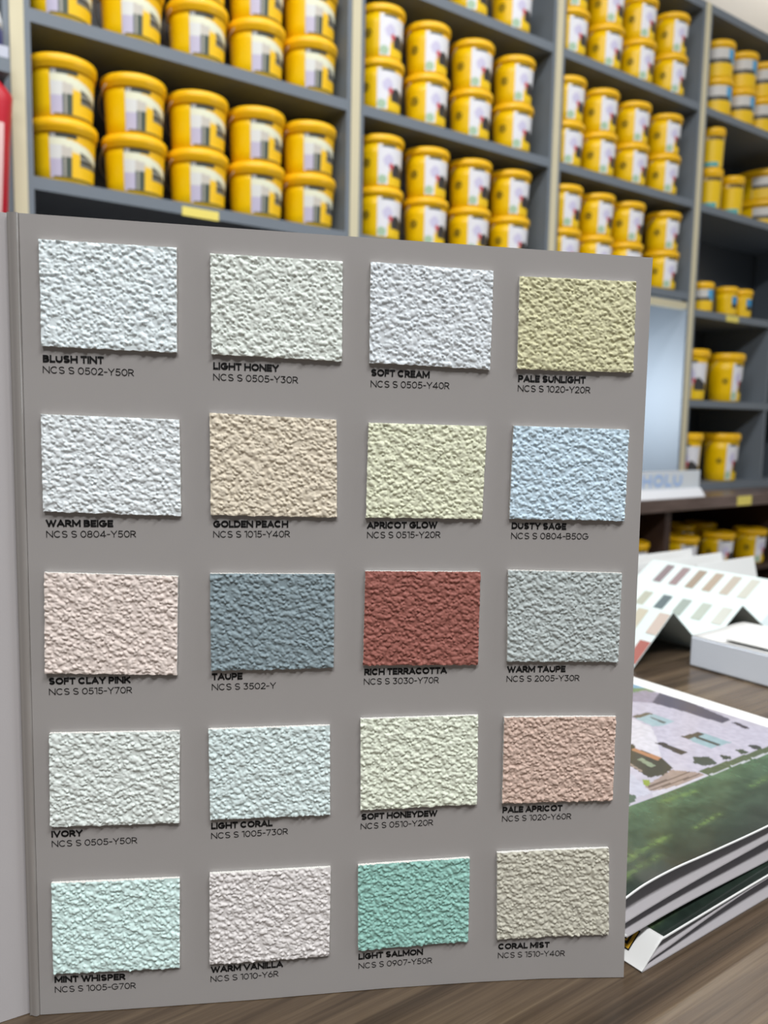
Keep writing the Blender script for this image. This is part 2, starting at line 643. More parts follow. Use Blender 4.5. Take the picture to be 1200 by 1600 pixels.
def lab_a(s, t):
    if t > 0.9:
        if s < 0.10:
            return (225, 225, 225) if int(s * 40) % 2 else (70, 80, 80)
        if s < 0.45:
            return (52, 60, 56)
        return (244, 190, 12)
    arc_ = 0.86 - 0.42 * max(0, s - 0.12) ** 1.6
    if t > arc_ + 0.05:
        return (244, 192, 12)
    if t > arc_ - 0.12:
        return (236, 238, 212)
    if s > 0.50 and 0.30 + 0.02 * s < t < 0.66:
        if int(t * 26) % 4 == 1 and s < .92:
            return (150, 150, 140)
        return (70, 70, 66)
    if t < 0.035 and s > 0.05:
        return (110, 96, 30)
    if s < 0.20:
        return (196, 190, 214) if t < 0.42 else (224, 226, 224)
    if s < 0.36:
        return (72, 84, 74) if t < 0.5 and not (0.24 < s < 0.27) else (205, 200, 190)
    if t < 0.62 - 0.3 * (s - .36):
        return (250, 200, 14)
    return (232, 228, 196)


def lab_b(s, t):
    if t > 0.93:
        return (60, 66, 60) if 0.12 < s < 0.46 else (236, 238, 240) if s < 0.12 else (246, 196, 10)
    d = math.hypot((s - 0.36) * 1.1, t - 0.46)
    if d < 0.075:
        return (206, 84, 90)
    if s > 0.38 and 0.20 < t < 0.56 - 0.4 * abs(s - .55):
        return (54, 52, 52)
    if t < 0.30 and s > 0.28:
        return (250, 208, 8)
    if math.hypot((s - 0.12) * 1.0, t - 0.12) < 0.12:
        return (172, 202, 172)
    if math.hypot((s - 0.28), (t - 0.60) * 0.9) < 0.14:
        return (212, 208, 235)
    if 0.30 < s and t < 0.38:
        return (228, 176, 90)
    return (238, 239, 246)


def lab_c(s, t):
    if t > 0.62:
        return (214, 212, 208) if s < 0.50 else (82, 172, 222) if s < 0.80 else (70, 84, 90)
    if t > 0.46:
        return (84, 82, 74) if s < 0.62 else (120, 190, 224) if s < 0.8 else (84, 90, 88)
    return (250, 204, 20) if 0.02 < s < 0.95 else (224, 200, 150)


def lab_d(s, t):
    if t > 0.84:
        return (120, 96, 40) if 0.15 < s < 0.8 else (226, 200, 150)
    if t < 0.14 and s < 0.6:
        return (96, 176, 176)
    return (246, 204, 10) if s < 0.88 else (232, 206, 150)


def lab_e(s, t):                          # small tub with a blue square
    if 0.30 < t < 0.88 and 0.25 < s < 0.9:
        return (58, 150, 206) if t > 0.5 else (60, 60, 50)
    return (244, 200, 24) if s < 0.9 else (226, 196, 140)


def make_bucket(name, R, H, lid_h, taper, fn, span, l0, l1, shoulder=0.0, handle=True, emblem=None, seg=36):
    """bucket with lid radius R and total height H; local -y is the labelled front"""
    t = bpy.data.objects.new(name, None)
    t.empty_display_size = 0.05
    C.objects.link(t)
    rt = R * 0.915
    rb = R * taper
    zb = H - lid_h
    prof = [(rb - 0.004, 0.0), (rb, 0.003)]
    prof += [(rb + (rt - rb) * k / 4, 0.003 + (zb - 0.003) * k / 4) for k in range(1, 5)]
    MB().lathe(prof, seg).build('body', M_yel, t)
    lp = [(rt + 0.001, zb - 0.001), (R - 0.002, zb), (R, zb + 0.003), (R, H - 0.007), (R - 0.003, H - 0.002),
          (R - 0.007, H), (R - 0.011, H - 0.002), (R - 0.013, H - 0.006), (0.004, H - 0.006)]
    if shoulder:
        lp = [(rt + 0.001, zb - shoulder), (R * 0.955, zb - shoulder), (R * 0.955, zb - 0.002)] + lp[1:]
    MB().lathe(lp, seg).build('lid', M_lid, t)
    rr = lambda z: rb + (rt - rb) * z / zb
    mb, cols = label_grid(fn, zb * l0, zb * l1, rr(zb * l0), rr(zb * l1), span)
    ink(mb.build('label', M_lab, t, fix=False), cols)
    if handle:
        pts = []
        for k in range(17):
            a = math.pi * k / 16
            pts.append(((R + 0.0035) * math.cos(a), (R + 0.0035) * math.sin(a) * 1.0, zb - 0.004 - 0.5 * zb * math.sin(a)))
        h = MB().tube(pts, 0.0011, 5).build('handle', M_wire, t)
        h['label'] = 'thin translucent handle'
    if emblem:
        mb = MB()
        a0, zc = emblem
        for rad, wd in ((0.011, 0.0028), (0.004, 0.004)):
            for k in range(12):
                q = []
                for kk, r2 in ((k, rad - wd / 2), (k + 1, rad - wd / 2), (k + 1, rad + wd / 2), (k, rad + wd / 2)):
                    tt = 2 * math.pi * kk / 12
                    z = zc * zb + r2 * math.sin(tt)
                    aa = a0 + r2 * math.cos(tt) / rr(z)
                    q.append(((rr(z) + 0.0008) * math.cos(aa), (rr(z) + 0.0008) * math.sin(aa), z))
                mb.add(q, [(0, 1, 2, 3)])
        mb.build('printed_emblem', M_dark, t, fix=False)
    return t


D2 = math.radians
PROTO = {
    'A': make_bucket('paint_bucket', 0.077, 0.136, 0.022, 0.83, lab_a, D2(112), 0.06, 0.90, 0.010),
    'B': make_bucket('paint_bucket', 0.071, 0.144, 0.022, 0.82, lab_b, D2(104), 0.06, 0.95, 0.0, True, (-math.pi / 2 - D2(84), 0.55)),
    'C': make_bucket('paint_bucket', 0.069, 0.140, 0.026, 0.86, lab_c, D2(150), 0.06, 0.95, 0.0, False),
    'D': make_bucket('paint_canister', 0.051, 0.156, 0.024, 0.84, lab_d, D2(120), 0.04, 0.95, 0.010),
    'E': make_bucket('paint_tub', 0.048, 0.118, 0.026, 0.88, lab_c, D2(150), 0.06, 0.95, 0.0, False),
    'F': make_bucket('paint_tub', 0.047, 0.118, 0.026, 0.88, lab_e, D2(120), 0.06, 0.95, 0.0, False),
    'G': make_bucket('paint_pail', 0.080, 0.205, 0.032, 0.80, lab_b, D2(84), 0.04, 0.93, 0.0, True, (-math.pi / 2 - D2(66), 0.5)),
    'H': make_bucket('large_paint_tub', 0.135, 0.130, 0.026, 0.92, lab_c, D2(150), 0.06, 0.93, 0.0, False),
}
HGT = {'A': 0.136, 'B': 0.144, 'C': 0.140, 'D': 0.156, 'E': 0.118, 'F': 0.118, 'G': 0.205, 'H': 0.130}
USED = set()
ROW = 0
FACE = {'A': -0.30, 'B': -0.20, 'C': 0.20, 'D': 0.45, 'E': 0.35, 'F': 0.20, 'G': -0.20, 'H': 0.10}
rng = np.random.RandomState(5)


def put(kind, u, n, z, label, group, cat='bucket', turn=0.0):
    src = PROTO[kind]
    rot = ROT - FACE[kind] + turn + rng.uniform(-0.05, 0.05)
    if kind in USED:
        return copy_thing(src, u, n, z, label, group, rot)
    USED.add(kind)
    src.location = W(u, n, z)
    src.rotation_euler = (0, 0, rot)
    tag(src, label, cat, group)
    return src


ORD = ['first', 'second', 'third', 'fourth', 'fifth']


def row(kind, us, n, zshelf, where, group, upper=None, lower=None):
    z0 = EYE + zshelf + 0.0145
    for i, u in enumerate(us):
        k = ORD[i]
        if lower is None or i in lower:
            put(kind, u, n, z0, 'lower yellow bucket, %s stack from the left, %s' % (k, where), group)
        if upper is None or i in upper:
            put(kind, u, n, z0 + HGT[kind] + 0.0004, 'upper yellow bucket, %s stack from the left, %s' % (k, where), group)


row('A', [0.571, 0.739, 0.903, 1.067, 1.228], 2.066, 0.507, 'shelf above the page, left bay', 'buckets on the left bay, shelf above the page')
row('A', [0.571, 0.735, 0.903, 1.067, 1.228], 2.066, 0.857, 'top shelf of the left bay', 'buckets on the left bay, top shelf in view', upper=(2, 3, 4))
row('B', [1.468, 1.642, 1.818, 1.994], 2.062, 0.507, 'shelf above the page, middle bay', 'buckets on the middle bay, shelf above the page')
row('B', [1.463, 1.634, 1.813, 1.994], 2.062, 0.857, 'higher shelf of the middle bay', 'buckets on the middle bay, second shelf')
for i, (u, w) in enumerate(((1.79, 'left'), (1.975, 'right'))):
    put('B', u, 2.062, EYE + 1.217 + 0.0145, 'yellow bucket cut by the top frame edge, middle bay, %s of two' % w, 'buckets at the top of the middle bay')
row('B', [2.248, 2.421, 2.593, 2.815], 2.062, 0.507, 'lowest bucket shelf over the niche', 'buckets on the niche bay, lowest shelf')
row('B', [2.243, 2.417, 2.599, 2.790], 2.062, 0.857, 'middle bucket shelf over the niche', 'buckets on the niche bay, middle shelf')
row('B', [2.243, 2.427, 2.608, 2.800], 2.062, 1.217, 'top bucket shelf over the niche', 'buckets on the niche bay, top shelf')
row('C', [3.114, 3.281, 3.440], 2.064, 1.215, 'right bay, top shelf', 'blue and white labelled buckets on the right bay, top shelf')
g = 'slim canisters on the right bay'
put('D', 3.096, 2.052, EYE + 0.8675, 'lower slim yellow canister of the pair stacked against the post, right bay', g, 'canister')
put('D', 3.096, 2.052, EYE + 0.8675 + 0.1564, 'upper slim yellow canister stacked against the post, right bay', g, 'canister')
put('D', 3.253, 2.052, EYE + 0.8675, 'single slim yellow canister beside the stacked pair, right bay', g, 'canister')
g = 'wide tubs on the right bay'
put('H', 3.665, 2.15, EYE + 0.8675, 'lower wide yellow tub with blue label at the right frame edge', g, 'tub')
put('H', 3.665, 2.15, EYE + 0.8675 + 0.1304, 'upper wide yellow tub with blue label at the right frame edge', g, 'tub')
g = 'small tubs on the right bay'
put('E', 3.085, 2.05, EYE + 0.4635, 'small yellow tub with white and blue label nearest the post, right bay', g, 'tub')
put('F', 3.262, 2.05, EYE + 0.4635, 'middle small yellow tub with blue square label, right bay', g, 'tub', 0.25)
put('F', 3.372, 2.05, EYE + 0.4635, 'rightmost of three small yellow tubs above the yellow shelf tag', g, 'tub', 0.25)
g = 'tall pails on the right bay'
put('G', 3.072, 2.08, EYE + 0.1075, 'tall yellow pail half hidden by the post, upper of the two pail shelves', g, 'pail', -0.7)
put('G', 3.334, 2.08, EYE + 0.1075, 'tall yellow pail with white side label, upper of the two pail shelves', g, 'pail')
put('G', 3.060, 2.08, EYE - 0.2315, 'tall yellow pail behind the clear sign on the lowest shelf', g, 'pail', -0.7)
put('G', 3.339, 2.08, EYE - 0.2315, 'tall yellow pail right of the clear sign on the lowest shelf', g, 'pail', -0.12)
g = 'buckets in the base cabinets'
put('B', 2.532, 1.92, ZS + 0.0005, 'yellow bucket left of the base cabinet divider, below the clear sign', g)
put('B', 2.845, 1.92, ZS + 0.0005, 'yellow bucket just right of the base cabinet divider', g, turn=-0.25)
put('B', 3.095, 1.92, ZS + 0.0005, 'second yellow bucket right of the base cabinet divider', g, turn=-0.25)
put('B', 3.340, 1.92, ZS + 0.0005, 'yellow bucket at the right frame edge under the brown worktop', g, turn=0.1)
put('B', 2.950, 2.16, ZS + 0.0005, 'shaded yellow bucket behind the one beside the base cabinet divider', g)
put('B', 3.180, 2.16, ZS + 0.0005, 'shaded yellow bucket at the back of the base cabinet, further right', g)
put('B', 3.345, 2.16, ZS + 0.0005, 'shaded yellow bucket at the back right of the base cabinet', g)

# price tags on the shelf edges
for (ua, ub, za, zb, nf, lab) in (
        (0.832, 0.929, 0.490, 0.512, F, 'yellow tag on the shelf edge below the third stack, left bay'),
        (3.190, 3.280, 0.434, 0.459, F, 'yellow tag on the shelf edge below the small tubs'),
        (3.025, 3.126, -0.304, -0.268, 1.80, 'yellow tag on the front edge of the brown worktop')):
    c = ((ua + ub) / 2, nf - 0.0003, EYE + (za + zb) / 2)
    t = MB().box((ua, nf - 0.0017, EYE + za), (ub, nf - 0.0003, EYE + zb), 0, 0.0003).build('shelf_tag', M_tag, None, c)
    t.location = W(*c)
    t.rotation_euler = (0, 0, ROT)
    tag(t, lab, 'tag', 'yellow shelf tags')

# clear sign on the worktop
su0, su1, sn = 2.42, 2.835, 1.845
base = ((su0 + su1) / 2, sn, ZC)
t = thing('counter_sign', 'clear acrylic sign with pale blue letters on the brown worktop', 'sign', *base)
M_acr = bpy.data.materials.new('clear_acrylic')
M_acr.use_nodes = True
nt = M_acr.node_tree
pb = nt.nodes['Principled BSDF']
pb.inputs['Base Color'].default_value = (0.88, 0.94, 1.0, 1)
pb.inputs['Roughness'].default_value = 0.12
tr = nt.nodes.new('ShaderNodeBsdfTransparent')
mx = nt.nodes.new('ShaderNodeMixShader')
mx.inputs[0].default_value = 0.84
nt.links.new(tr.outputs[0], mx.inputs[1])
nt.links.new(pb.outputs[0], mx.inputs[2])
nt.links.new(mx.outputs[0], nt.nodes['Material Output'].inputs['Surface'])
MB().box((su0, sn, ZC + 0.0315), (su1, sn + 0.004, ZC + 0.098), 0, 0.001).build('face_plate', M_acr, t, base)
fo = MB()
fo.add([(su0, sn - 0.028, ZC + 0.0005), (su1, sn - 0.028, ZC + 0.0005), (su1, sn + 0.012, ZC + 0.0005), (su0, sn + 0.012, ZC + 0.0005),
        (su0, sn - 0.006, ZC + 0.031), (su1, sn - 0.006, ZC + 0.031), (su1, sn + 0.012, ZC + 0.031), (su0, sn + 0.012, ZC + 0.031)],
       [(0, 1, 2, 3), (4, 5, 6, 7), (0, 1, 5, 4), (2, 3, 7, 6), (0, 3, 7, 4), (1, 2, 6, 5)])
fo.build('foot', M_white, t, base)
q, wd = text_quads('HOLU', 0.26, 0.20)
mb = MB()
k = 0.046
for i, a in enumerate(q):
    mb.add([(su1 - 0.115 - (wd - p.x) * k, sn - 0.0005 - i * 0.00002, ZC + 0.040 + p.y * k) for p in a], [(0, 1, 2, 3)])
mb.build('lettering', mat('pale_blue_ink', (172, 202, 246), 0.5), t, base, fix=False)

# red pouch, bottle and small carton at the left frame edge
pu = 0.335
t = thing('refill_pouch', 'red pouch with a pale pink stripe at the left frame edge', 'pouch', pu, 1.95, EYE - 0.12)
base = (pu, 1.95, EYE - 0.12)
mb, mb2 = MB(), MB()
nz, nx = 24, 14
z0, z1 = EYE + 0.336, EYE + 0.688
ring = []
for j in range(nz + 1):
    tz = j / nz
    hw = 0.086 + 0.020 * tz ** 1.5 - (0.03 * max(0, tz - 0.93) / 0.07)
    dp = 0.004 + 0.034 * math.sin(math.pi * min(1, 0.08 + 0.92 * (1 - tz))) ** 0.7
    for i in range(nx):
        a = 2 * math.pi * i / nx
        ring.append((pu + hw * math.copysign(abs(math.cos(a)) ** 0.6, math.cos(a)), 1.95 + dp * math.sin(a), z0 + (z1 - z0) * tz))
fs = [(j * nx + i, j * nx + (i + 1) % nx, (j + 1) * nx + (i + 1) % nx, (j + 1) * nx + i) for j in range(nz) for i in range(nx)]
fs += [tuple(range(nx - 1, -1, -1)), tuple(nz * nx + i for i in range(nx))]
mb.add(ring, fs, 0, True)
mb.build('body', M_red, t, base)
mb = MB()
for j in range(13):
    tz = 0.02 + 0.72 * j / 12
    hw = 0.086 + 0.020 * tz ** 1.5
    zz = z0 + (z1 - z0) * tz
    dp = 0.004 + 0.034 * math.sin(math.pi * min(1, 0.08 + 0.92 * (1 - tz))) ** 0.7
    for x in (-0.060, -0.010, 0.035, hw * 0.80):
        cs = min(1, abs(x) / hw) ** (1 / 0.6)
        mb.v.append((pu + x, 1.95 - dp * math.sqrt(max(0, 1 - cs * cs)) - 0.0022, zz))
for j in range(12):
    for i in range(3):
        a = j * 4 + i
        mb.f.append((a, a + 1, a + 5, a + 4)); mb.m.append(0); mb.sm.append(True)
o = mb.build('printed_panel', M_pink, t, base, fix=False)
o['label'] = 'pale pink printed panel'
MB().box((pu - 0.03, 1.947, z1 - 0.001), (pu + 0.03, 1.953, EYE + 0.7038)).build('hanger_tab', mat('black_tab', (30, 28, 30), 0.5), t, base)
zsh = EYE + 0.718 + 0.0143
bu, bn = 0.397, 1.984
t = thing('plastic_bottle', 'navy bottle with rounded white cap at the top left frame edge', 'bottle', bu, bn, zsh)
MB().lathe([(0.030, 0.0), (0.033, 0.004), (0.033, 0.062), (0.028, 0.068)], 24).build('body', M_blue, t)
MB().lathe([(0.031, 0.0685), (0.031, 0.082), (0.027, 0.100), (0.018, 0.113), (0.006, 0.118)], 24).build('cap', M_white, t)
o = MB().box((0.404, 1.943, zsh), (0.4315, 1.949, zsh + 0.024), 0, 0.001).build('shelf_card', mat('grey_white_carton', (196, 200, 216), 0.5), None, (0.4175, 1.946, zsh))
o.location = W(0.4175, 1.946, zsh + 0.0003)
o.rotation_euler = (0, 0, ROT)
tag(o, 'small pale card tag beside the navy bottle, left frame edge', 'tag')

# ---------------------------------------------------------------- table
TU0, TU1, TN0, TN1 = -0.75, 1.225, -0.45, 0.86
base = (0.2, 0.2, 0)
t = thing('table', 'oak-look table carrying the swatch book, folders and colour cards', 'table', *base)
MB().box((TU0, TN0, ZT - 0.034), (TU1, TN1, ZT), 0, 0.0015).build('tabletop', M_table, t, base)
for a in (TU0 + 0.04, TU1 - 0.10):
    for b in (TN0 + 0.04, TN1 - 0.10):
        MB().box((a, b, 0), (a + 0.06, b + 0.06, ZT - 0.0345), 0, 0.003).build('leg', M_brown, t, base)

# ---------------------------------------------------------------- swatch book
PHI = math.radians(7.25)
BO = turn @ Vector((-0.1331, 0.30306, 0))
BO.z = ZT + 0.0003
book = bpy.data.objects.new('swatch_book', None)
book.empty_display_size = 0.05
C.objects.link(book)
book.location = BO
book.rotation_euler = (0, 0, PHI + YAW)
tag(book, 'open grey swatch book standing on the table with twenty textured colour samples', 'swatch book')
# local axes: x across the page, -y out of the page, z up; the foot of the page is slightly wavy
BU = [0, .023, .048, .086, .112, .138, .166, .179, .207, .226, .2404]
BM = [.0007, .0008, .0007, .0003, -.0005, -.0013, -.0014, -.0014, -.0008, .0005, .0017]


def curl(U, V):
    return np.interp(U, BU, BM) * np.maximum(0, 1 - np.asarray(V) / .3) ** 1.5


nx, nz = 60, 40
mb = MB()
for side in (0, 1):
    for j in range(nz + 1):
        for i in range(nx + 1):
            wv = .2377 + .0034 * (1 - j / nz) ** 2
            U = 0.0021 + (wv - 0.0021) * i / nx
            V = (.3047 - .0053 * i / nx) * j / nz
            mb.v.append((U, -float(curl(U, V)) + 0.0007 * side, V))
L = (nx + 1) * (nz + 1)
for j in range(nz):
    for i in range(nx):
        a = j * (nx + 1) + i
        mb.f += [(a, a + 1, a + nx + 2, a + nx + 1), (L + a, L + a + nx + 1, L + a + nx + 2, L + a + 1)]
        mb.m += [0, 0]; mb.sm += [True, True]
rim = [i for i in range(nx + 1)] + [j * (nx + 1) + nx for j in range(1, nz + 1)] + \
      [nz * (nx + 1) + i for i in range(nx - 1, -1, -1)] + [j * (nx + 1) for j in range(nz - 1, 0, -1)]
for k in range(len(rim)):
    a, b = rim[k], rim[(k + 1) % len(rim)]
    q = [tuple(mb.v[i_]) for i_ in (a, a + L, b + L, b)]
    mb.add(q, [(0, 1, 2, 3)], 1)
page = mb.build('sample_page', [M_page, M_core], book)
# creased hinge strip between the two leaves
mb = MB()
prof = [(0.0020, -.0004), (0.0016, -.0011), (0.0010, -.0014), (0.0002, -.0013), (-.0006, -.0009), (-.0012, -.0006), (-.0018, -.0008)]
for V in np.linspace(0, .3047, 25):
    for x, y in prof:
        mb.v.append((x, y, V))
    for x, y in prof[::-1]:
        mb.v.append((x, y + 0.0011, V))
K = 2 * len(prof)
for j in range(24):
    for i in range(K):
        i2 = (i + 1) % K
        mb.f.append((j * K + i, j * K + i2, (j + 1) * K + i2, (j + 1) * K + i)); mb.m.append(0); mb.sm.append(True)
for k_ in (0, 24):
    mb.add([mb.v[k_ * K + i] for i in range(K)], [tuple(range(K))])
o = mb.build('hinge', M_fold, book)
o['label'] = 'creased glossy fold between the leaves'
# left leaf swings towards the viewer
mb = MB()
ca, sa = math.cos(math.radians(20)), math.sin(math.radians(20))
for V in (0, .3047):
    for s_ in (0, 1):
        for d in np.linspace(0, .236, 9):
            bend = 0.0025 * math.exp(-d / 0.008)
            mb.v.append((-.0020 - d * ca + s_ * .0007 * sa, -.0008 - d * sa + bend - .0008 + s_ * .0007 * ca, V))
for i in range(8):
    for q in ((i, i + 1, 19 + i, 18 + i), (9 + i, 27 + i, 28 + i, 10 + i), ):
        mb.f.append(q); mb.m.append(0); mb.sm.append(True)
for q in [(8, 17, 35, 26), (0, 18, 27, 9)] + [(i, 9 + i, 10 + i, i + 1) for i in range(8)] + [(18 + i, 19 + i, 28 + i, 27 + i) for i in range(8)]:
    mb.add([mb.v[i] for i in q], [(0, 1, 2, 3)])
mb.build('facing_leaf', M_page2, book)

SAMPLES = [
('BLUSH TINT', 'NCS S 0502-Y50R', [(8.97, 295.71), (56.64, 294.86), (56.46, 257.51), (9.01, 258.57)], [(9.01, 252.8), (30.3, 252.79)], [(8.92, 248.99), (40.89, 248.67)]) ,
('LIGHT HONEY', 'NCS S 0505-Y30R', [(68.57, 293.42), (116.68, 292.67), (116.94, 256.09), (68.96, 257.4)], [(69.41, 251.88), (93.5, 251.61)], [(69.4, 247.92), (100.65, 247.53)]) ,
('SOFT CREAM', 'NCS S 0505-Y40R', [(127.19, 292.96), (173.97, 291.56), (173.91, 254.63), (127.33, 255.96)], [(128.15, 251.01), (150.74, 250.7)], [(128.12, 246.84), (158.53, 246.84)]) ,
('PALE SUNLIGHT', 'NCS S 1020-Y20R', [(184.32, 289.96), (230.77, 289.83), (231.54, 254.97), (184.69, 255.06)], [(185.57, 250.24), (212.8, 250.28)], [(185.6, 246.57), (214.84, 246.55)]) ,
('WARM BEIGE', 'NCS S 0804-Y50R', [(8.19, 234.22), (57.13, 233.18), (57.54, 197.41), (8.21, 198.85)], [(8.67, 192.99), (32.72, 192.92)], [(8.72, 188.97), (40.9, 189.13)]) ,
('GOLDEN PEACH', 'NCS S 1015-Y40R', [(68.14, 235.94), (115.25, 234.31), (115.91, 197.14), (68.43, 197.88)], [(69.25, 192.88), (97.41, 192.96)], [(69.24, 189.07), (98.07, 189.26)]) ,
('APRICOT GLOW', 'NCS S 0515-Y20R', [(127.37, 233.44), (173.46, 232.98), (172.73, 196.79), (127.05, 197.24)], [(127.7, 192.59), (155.31, 192.83)], [(127.77, 188.9), (156.63, 189.1)]) ,
('DUSTY SAGE', 'NCS S 0804-B50G', [(184.05, 233.34), (231.02, 232.68), (230.93, 196.39), (183.77, 196.95)], [(185.17, 192.65), (207.57, 192.4)], [(185.16, 188.71), (216.91, 188.58)]) ,
('SOFT CLAY PINK', 'NCS S 0515-Y70R', [(8.02, 176.19), (56.26, 174.53), (55.58, 136.48), (7.37, 137.86)], [(8.28, 133.1), (38.17, 133.07)], [(8.34, 129.07), (38.68, 129.2)]) ,
('TAUPE', 'NCS S 3502-Y', [(68.05, 175.54), (115.25, 175.2), (115.36, 137.95), (68.46, 137.74)], [(68.56, 133.61), (80.22, 133.64)], [(68.55, 129.6), (93.02, 129.73)]) ,
('RICH TERRACOTTA', 'NCS S 3030-Y70R', [(127.2, 176.23), (172.88, 175.77), (173.15, 137.98), (126.93, 138.7)], [(127.63, 134.2), (160.83, 134.24)], [(127.53, 130.36), (157.66, 130.42)]) ,
('WARM TAUPE', 'NCS S 2005-Y30R', [(184.1, 176.41), (231.1, 175.12), (231.34, 138.5), (185.06, 139.16)], [(185.58, 134.18), (209.93, 133.98)], [(185.5, 130.32), (215.91, 130.25)]) ,
('IVORY', 'NCS S 0505-Y50R', [(8.34, 114.63), (56.46, 114.16), (56.05, 77.34), (7.9, 77.58)], [(7.93, 72.75), (19.49, 72.8)], [(8.0, 68.94), (39.86, 68.97)]) ,
('LIGHT CORAL', 'NCS S 1005-730R', [(67.34, 114.54), (114.19, 114.72), (114.77, 77.78), (67.91, 77.98)], [(68.13, 73.3), (92.06, 73.44)], [(68.11, 69.35), (98.11, 69.81)]) ,
('SOFT HONEYDEW', 'NCS S 0510-Y20R', [(126.31, 116.89), (173.97, 117.11), (174.67, 79.47), (126.96, 78.91)], [(127.44, 74.13), (158.61, 74.33)], [(127.28, 70.2), (156.99, 70.53)]) ,
('PALE APRICOT', 'NCS S 1020-Y60R', [(184.73, 115.98), (231.62, 115.44), (231.94, 79.4), (185.24, 79.39)], [(185.91, 74.54), (211.31, 74.69)], [(185.87, 70.81), (215.18, 71.1)]) ,
('MINT WHISPER', 'NCS S 1005-G70R', [(7.8, 54.99), (56.05, 54.49), (55.8, 16.97), (7.69, 17.69)], [(7.8, 13.05), (34.66, 12.53)], [(7.82, 8.97), (38.61, 8.6)]) ,
('WARM VANILLA', 'NCS S 1010-Y6R', [(67.57, 55.69), (115.33, 55.52), (115.14, 17.37), (67.46, 17.47)], [(67.84, 12.98), (96.54, 13.21)], [(67.72, 9.06), (94.72, 9.33)]) ,
('LIGHT SALMON', 'NCS S 0907-Y50R', [(126.34, 55.55), (172.49, 56.34), (173.0, 19.58), (127.07, 18.63)], [(127.32, 13.72), (154.28, 13.97)], [(127.45, 9.72), (158.25, 9.97)]) ,
('CORAL MIST', 'NCS S 1510-Y40R', [(183.93, 58.01), (231.35, 58.73), (233.08, 20.28), (185.33, 19.82)], [(186.31, 14.27), (208.46, 14.06)], [(186.34, 10.32), (215.18, 10.14)]) ,
]
LOOK = {
    'BLUSH TINT': ((206, 217, 223), 'pale blue grey'), 'LIGHT HONEY': ((206, 213, 204), 'pale grey green'),
    'SOFT CREAM': ((202, 209, 213), 'cool light grey'), 'PALE SUNLIGHT': ((196, 192, 148), 'olive cream'),
    'WARM BEIGE': ((208, 215, 217), 'cool white'), 'GOLDEN PEACH': ((208, 195, 171), 'warm beige'),
    'APRICOT GLOW': ((207, 209, 178), 'pale lime cream'), 'DUSTY SAGE': ((180, 203, 217), 'light blue'),
    'SOFT CLAY PINK': ((212, 196, 186), 'pinkish beige'), 'TAUPE': ((124, 141, 147), 'dark slate grey'),
    'RICH TERRACOTTA': ((152, 86, 73), 'brick red'), 'WARM TAUPE': ((168, 177, 175), 'mid grey'),
    'IVORY': ((205, 213, 207), 'off white'), 'LIGHT CORAL': ((196, 212, 210), 'pale aqua grey'),
    'SOFT HONEYDEW': ((209, 215, 194), 'pale green cream'), 'PALE APRICOT': ((196, 166, 149), 'dusty pink'),
    'MINT WHISPER': ((194, 221, 215), 'pale mint'), 'WARM VANILLA': ((208, 202, 199), 'warm light grey'),
    'LIGHT SALMON': ((134, 186, 173), 'sea green'), 'CORAL MIST': ((186, 182, 164), 'greige'),
}


def stucco(seed, nx, ny, wmm, hmm):
    """height field (mm) of roughcast plaster: crowded lumps and short worms on a floor"""
    r = np.random.RandomState(seed)
    H = np.zeros((ny, nx))
    px, py = wmm / (nx - 1), hmm / (ny - 1)
    for cnt, rmin, rmax, hmin, hmax, el in ((240, 0.75, 1.15, .26, .50, 1.8), (760, 0.45, 0.80, .24, .56, 1.5), (900, .28, .48, .14, .36, 1.3)):
        for _ in range(cnt):
            cx, cy = r.uniform(0, wmm), r.uniform(0, hmm)
            rr, hh = r.uniform(rmin, rmax), r.uniform(hmin, hmax)
            th, e = r.normal(-0.5, 0.8), r.uniform(1, el)
            ext = rr * e
            i0, i1 = max(0, int((cx - ext) / px)), min(nx, int((cx + ext) / px) + 2)
            j0, j1 = max(0, int((cy - ext) / py)), min(ny, int((cy + ext) / py) + 2)
            X, Y = np.meshgrid(np.arange(i0, i1) * px - cx, np.arange(j0, j1) * py - cy)
            a = (X * math.cos(th) + Y * math.sin(th)) / (rr * e)
            b = (-X * math.sin(th) + Y * math.cos(th)) / rr
            d = np.clip(1 - a * a - b * b, 0, None)
            g = 1.45 * hh * d ** 0.7
            base = H[j0:j1, i0:i1]
            H[j0:j1, i0:i1] = np.maximum(base, g + 0.35 * np.minimum(base, hh * 0.6) * (d > 0))
    H += 0.05 * r.rand(ny, nx)
    return H


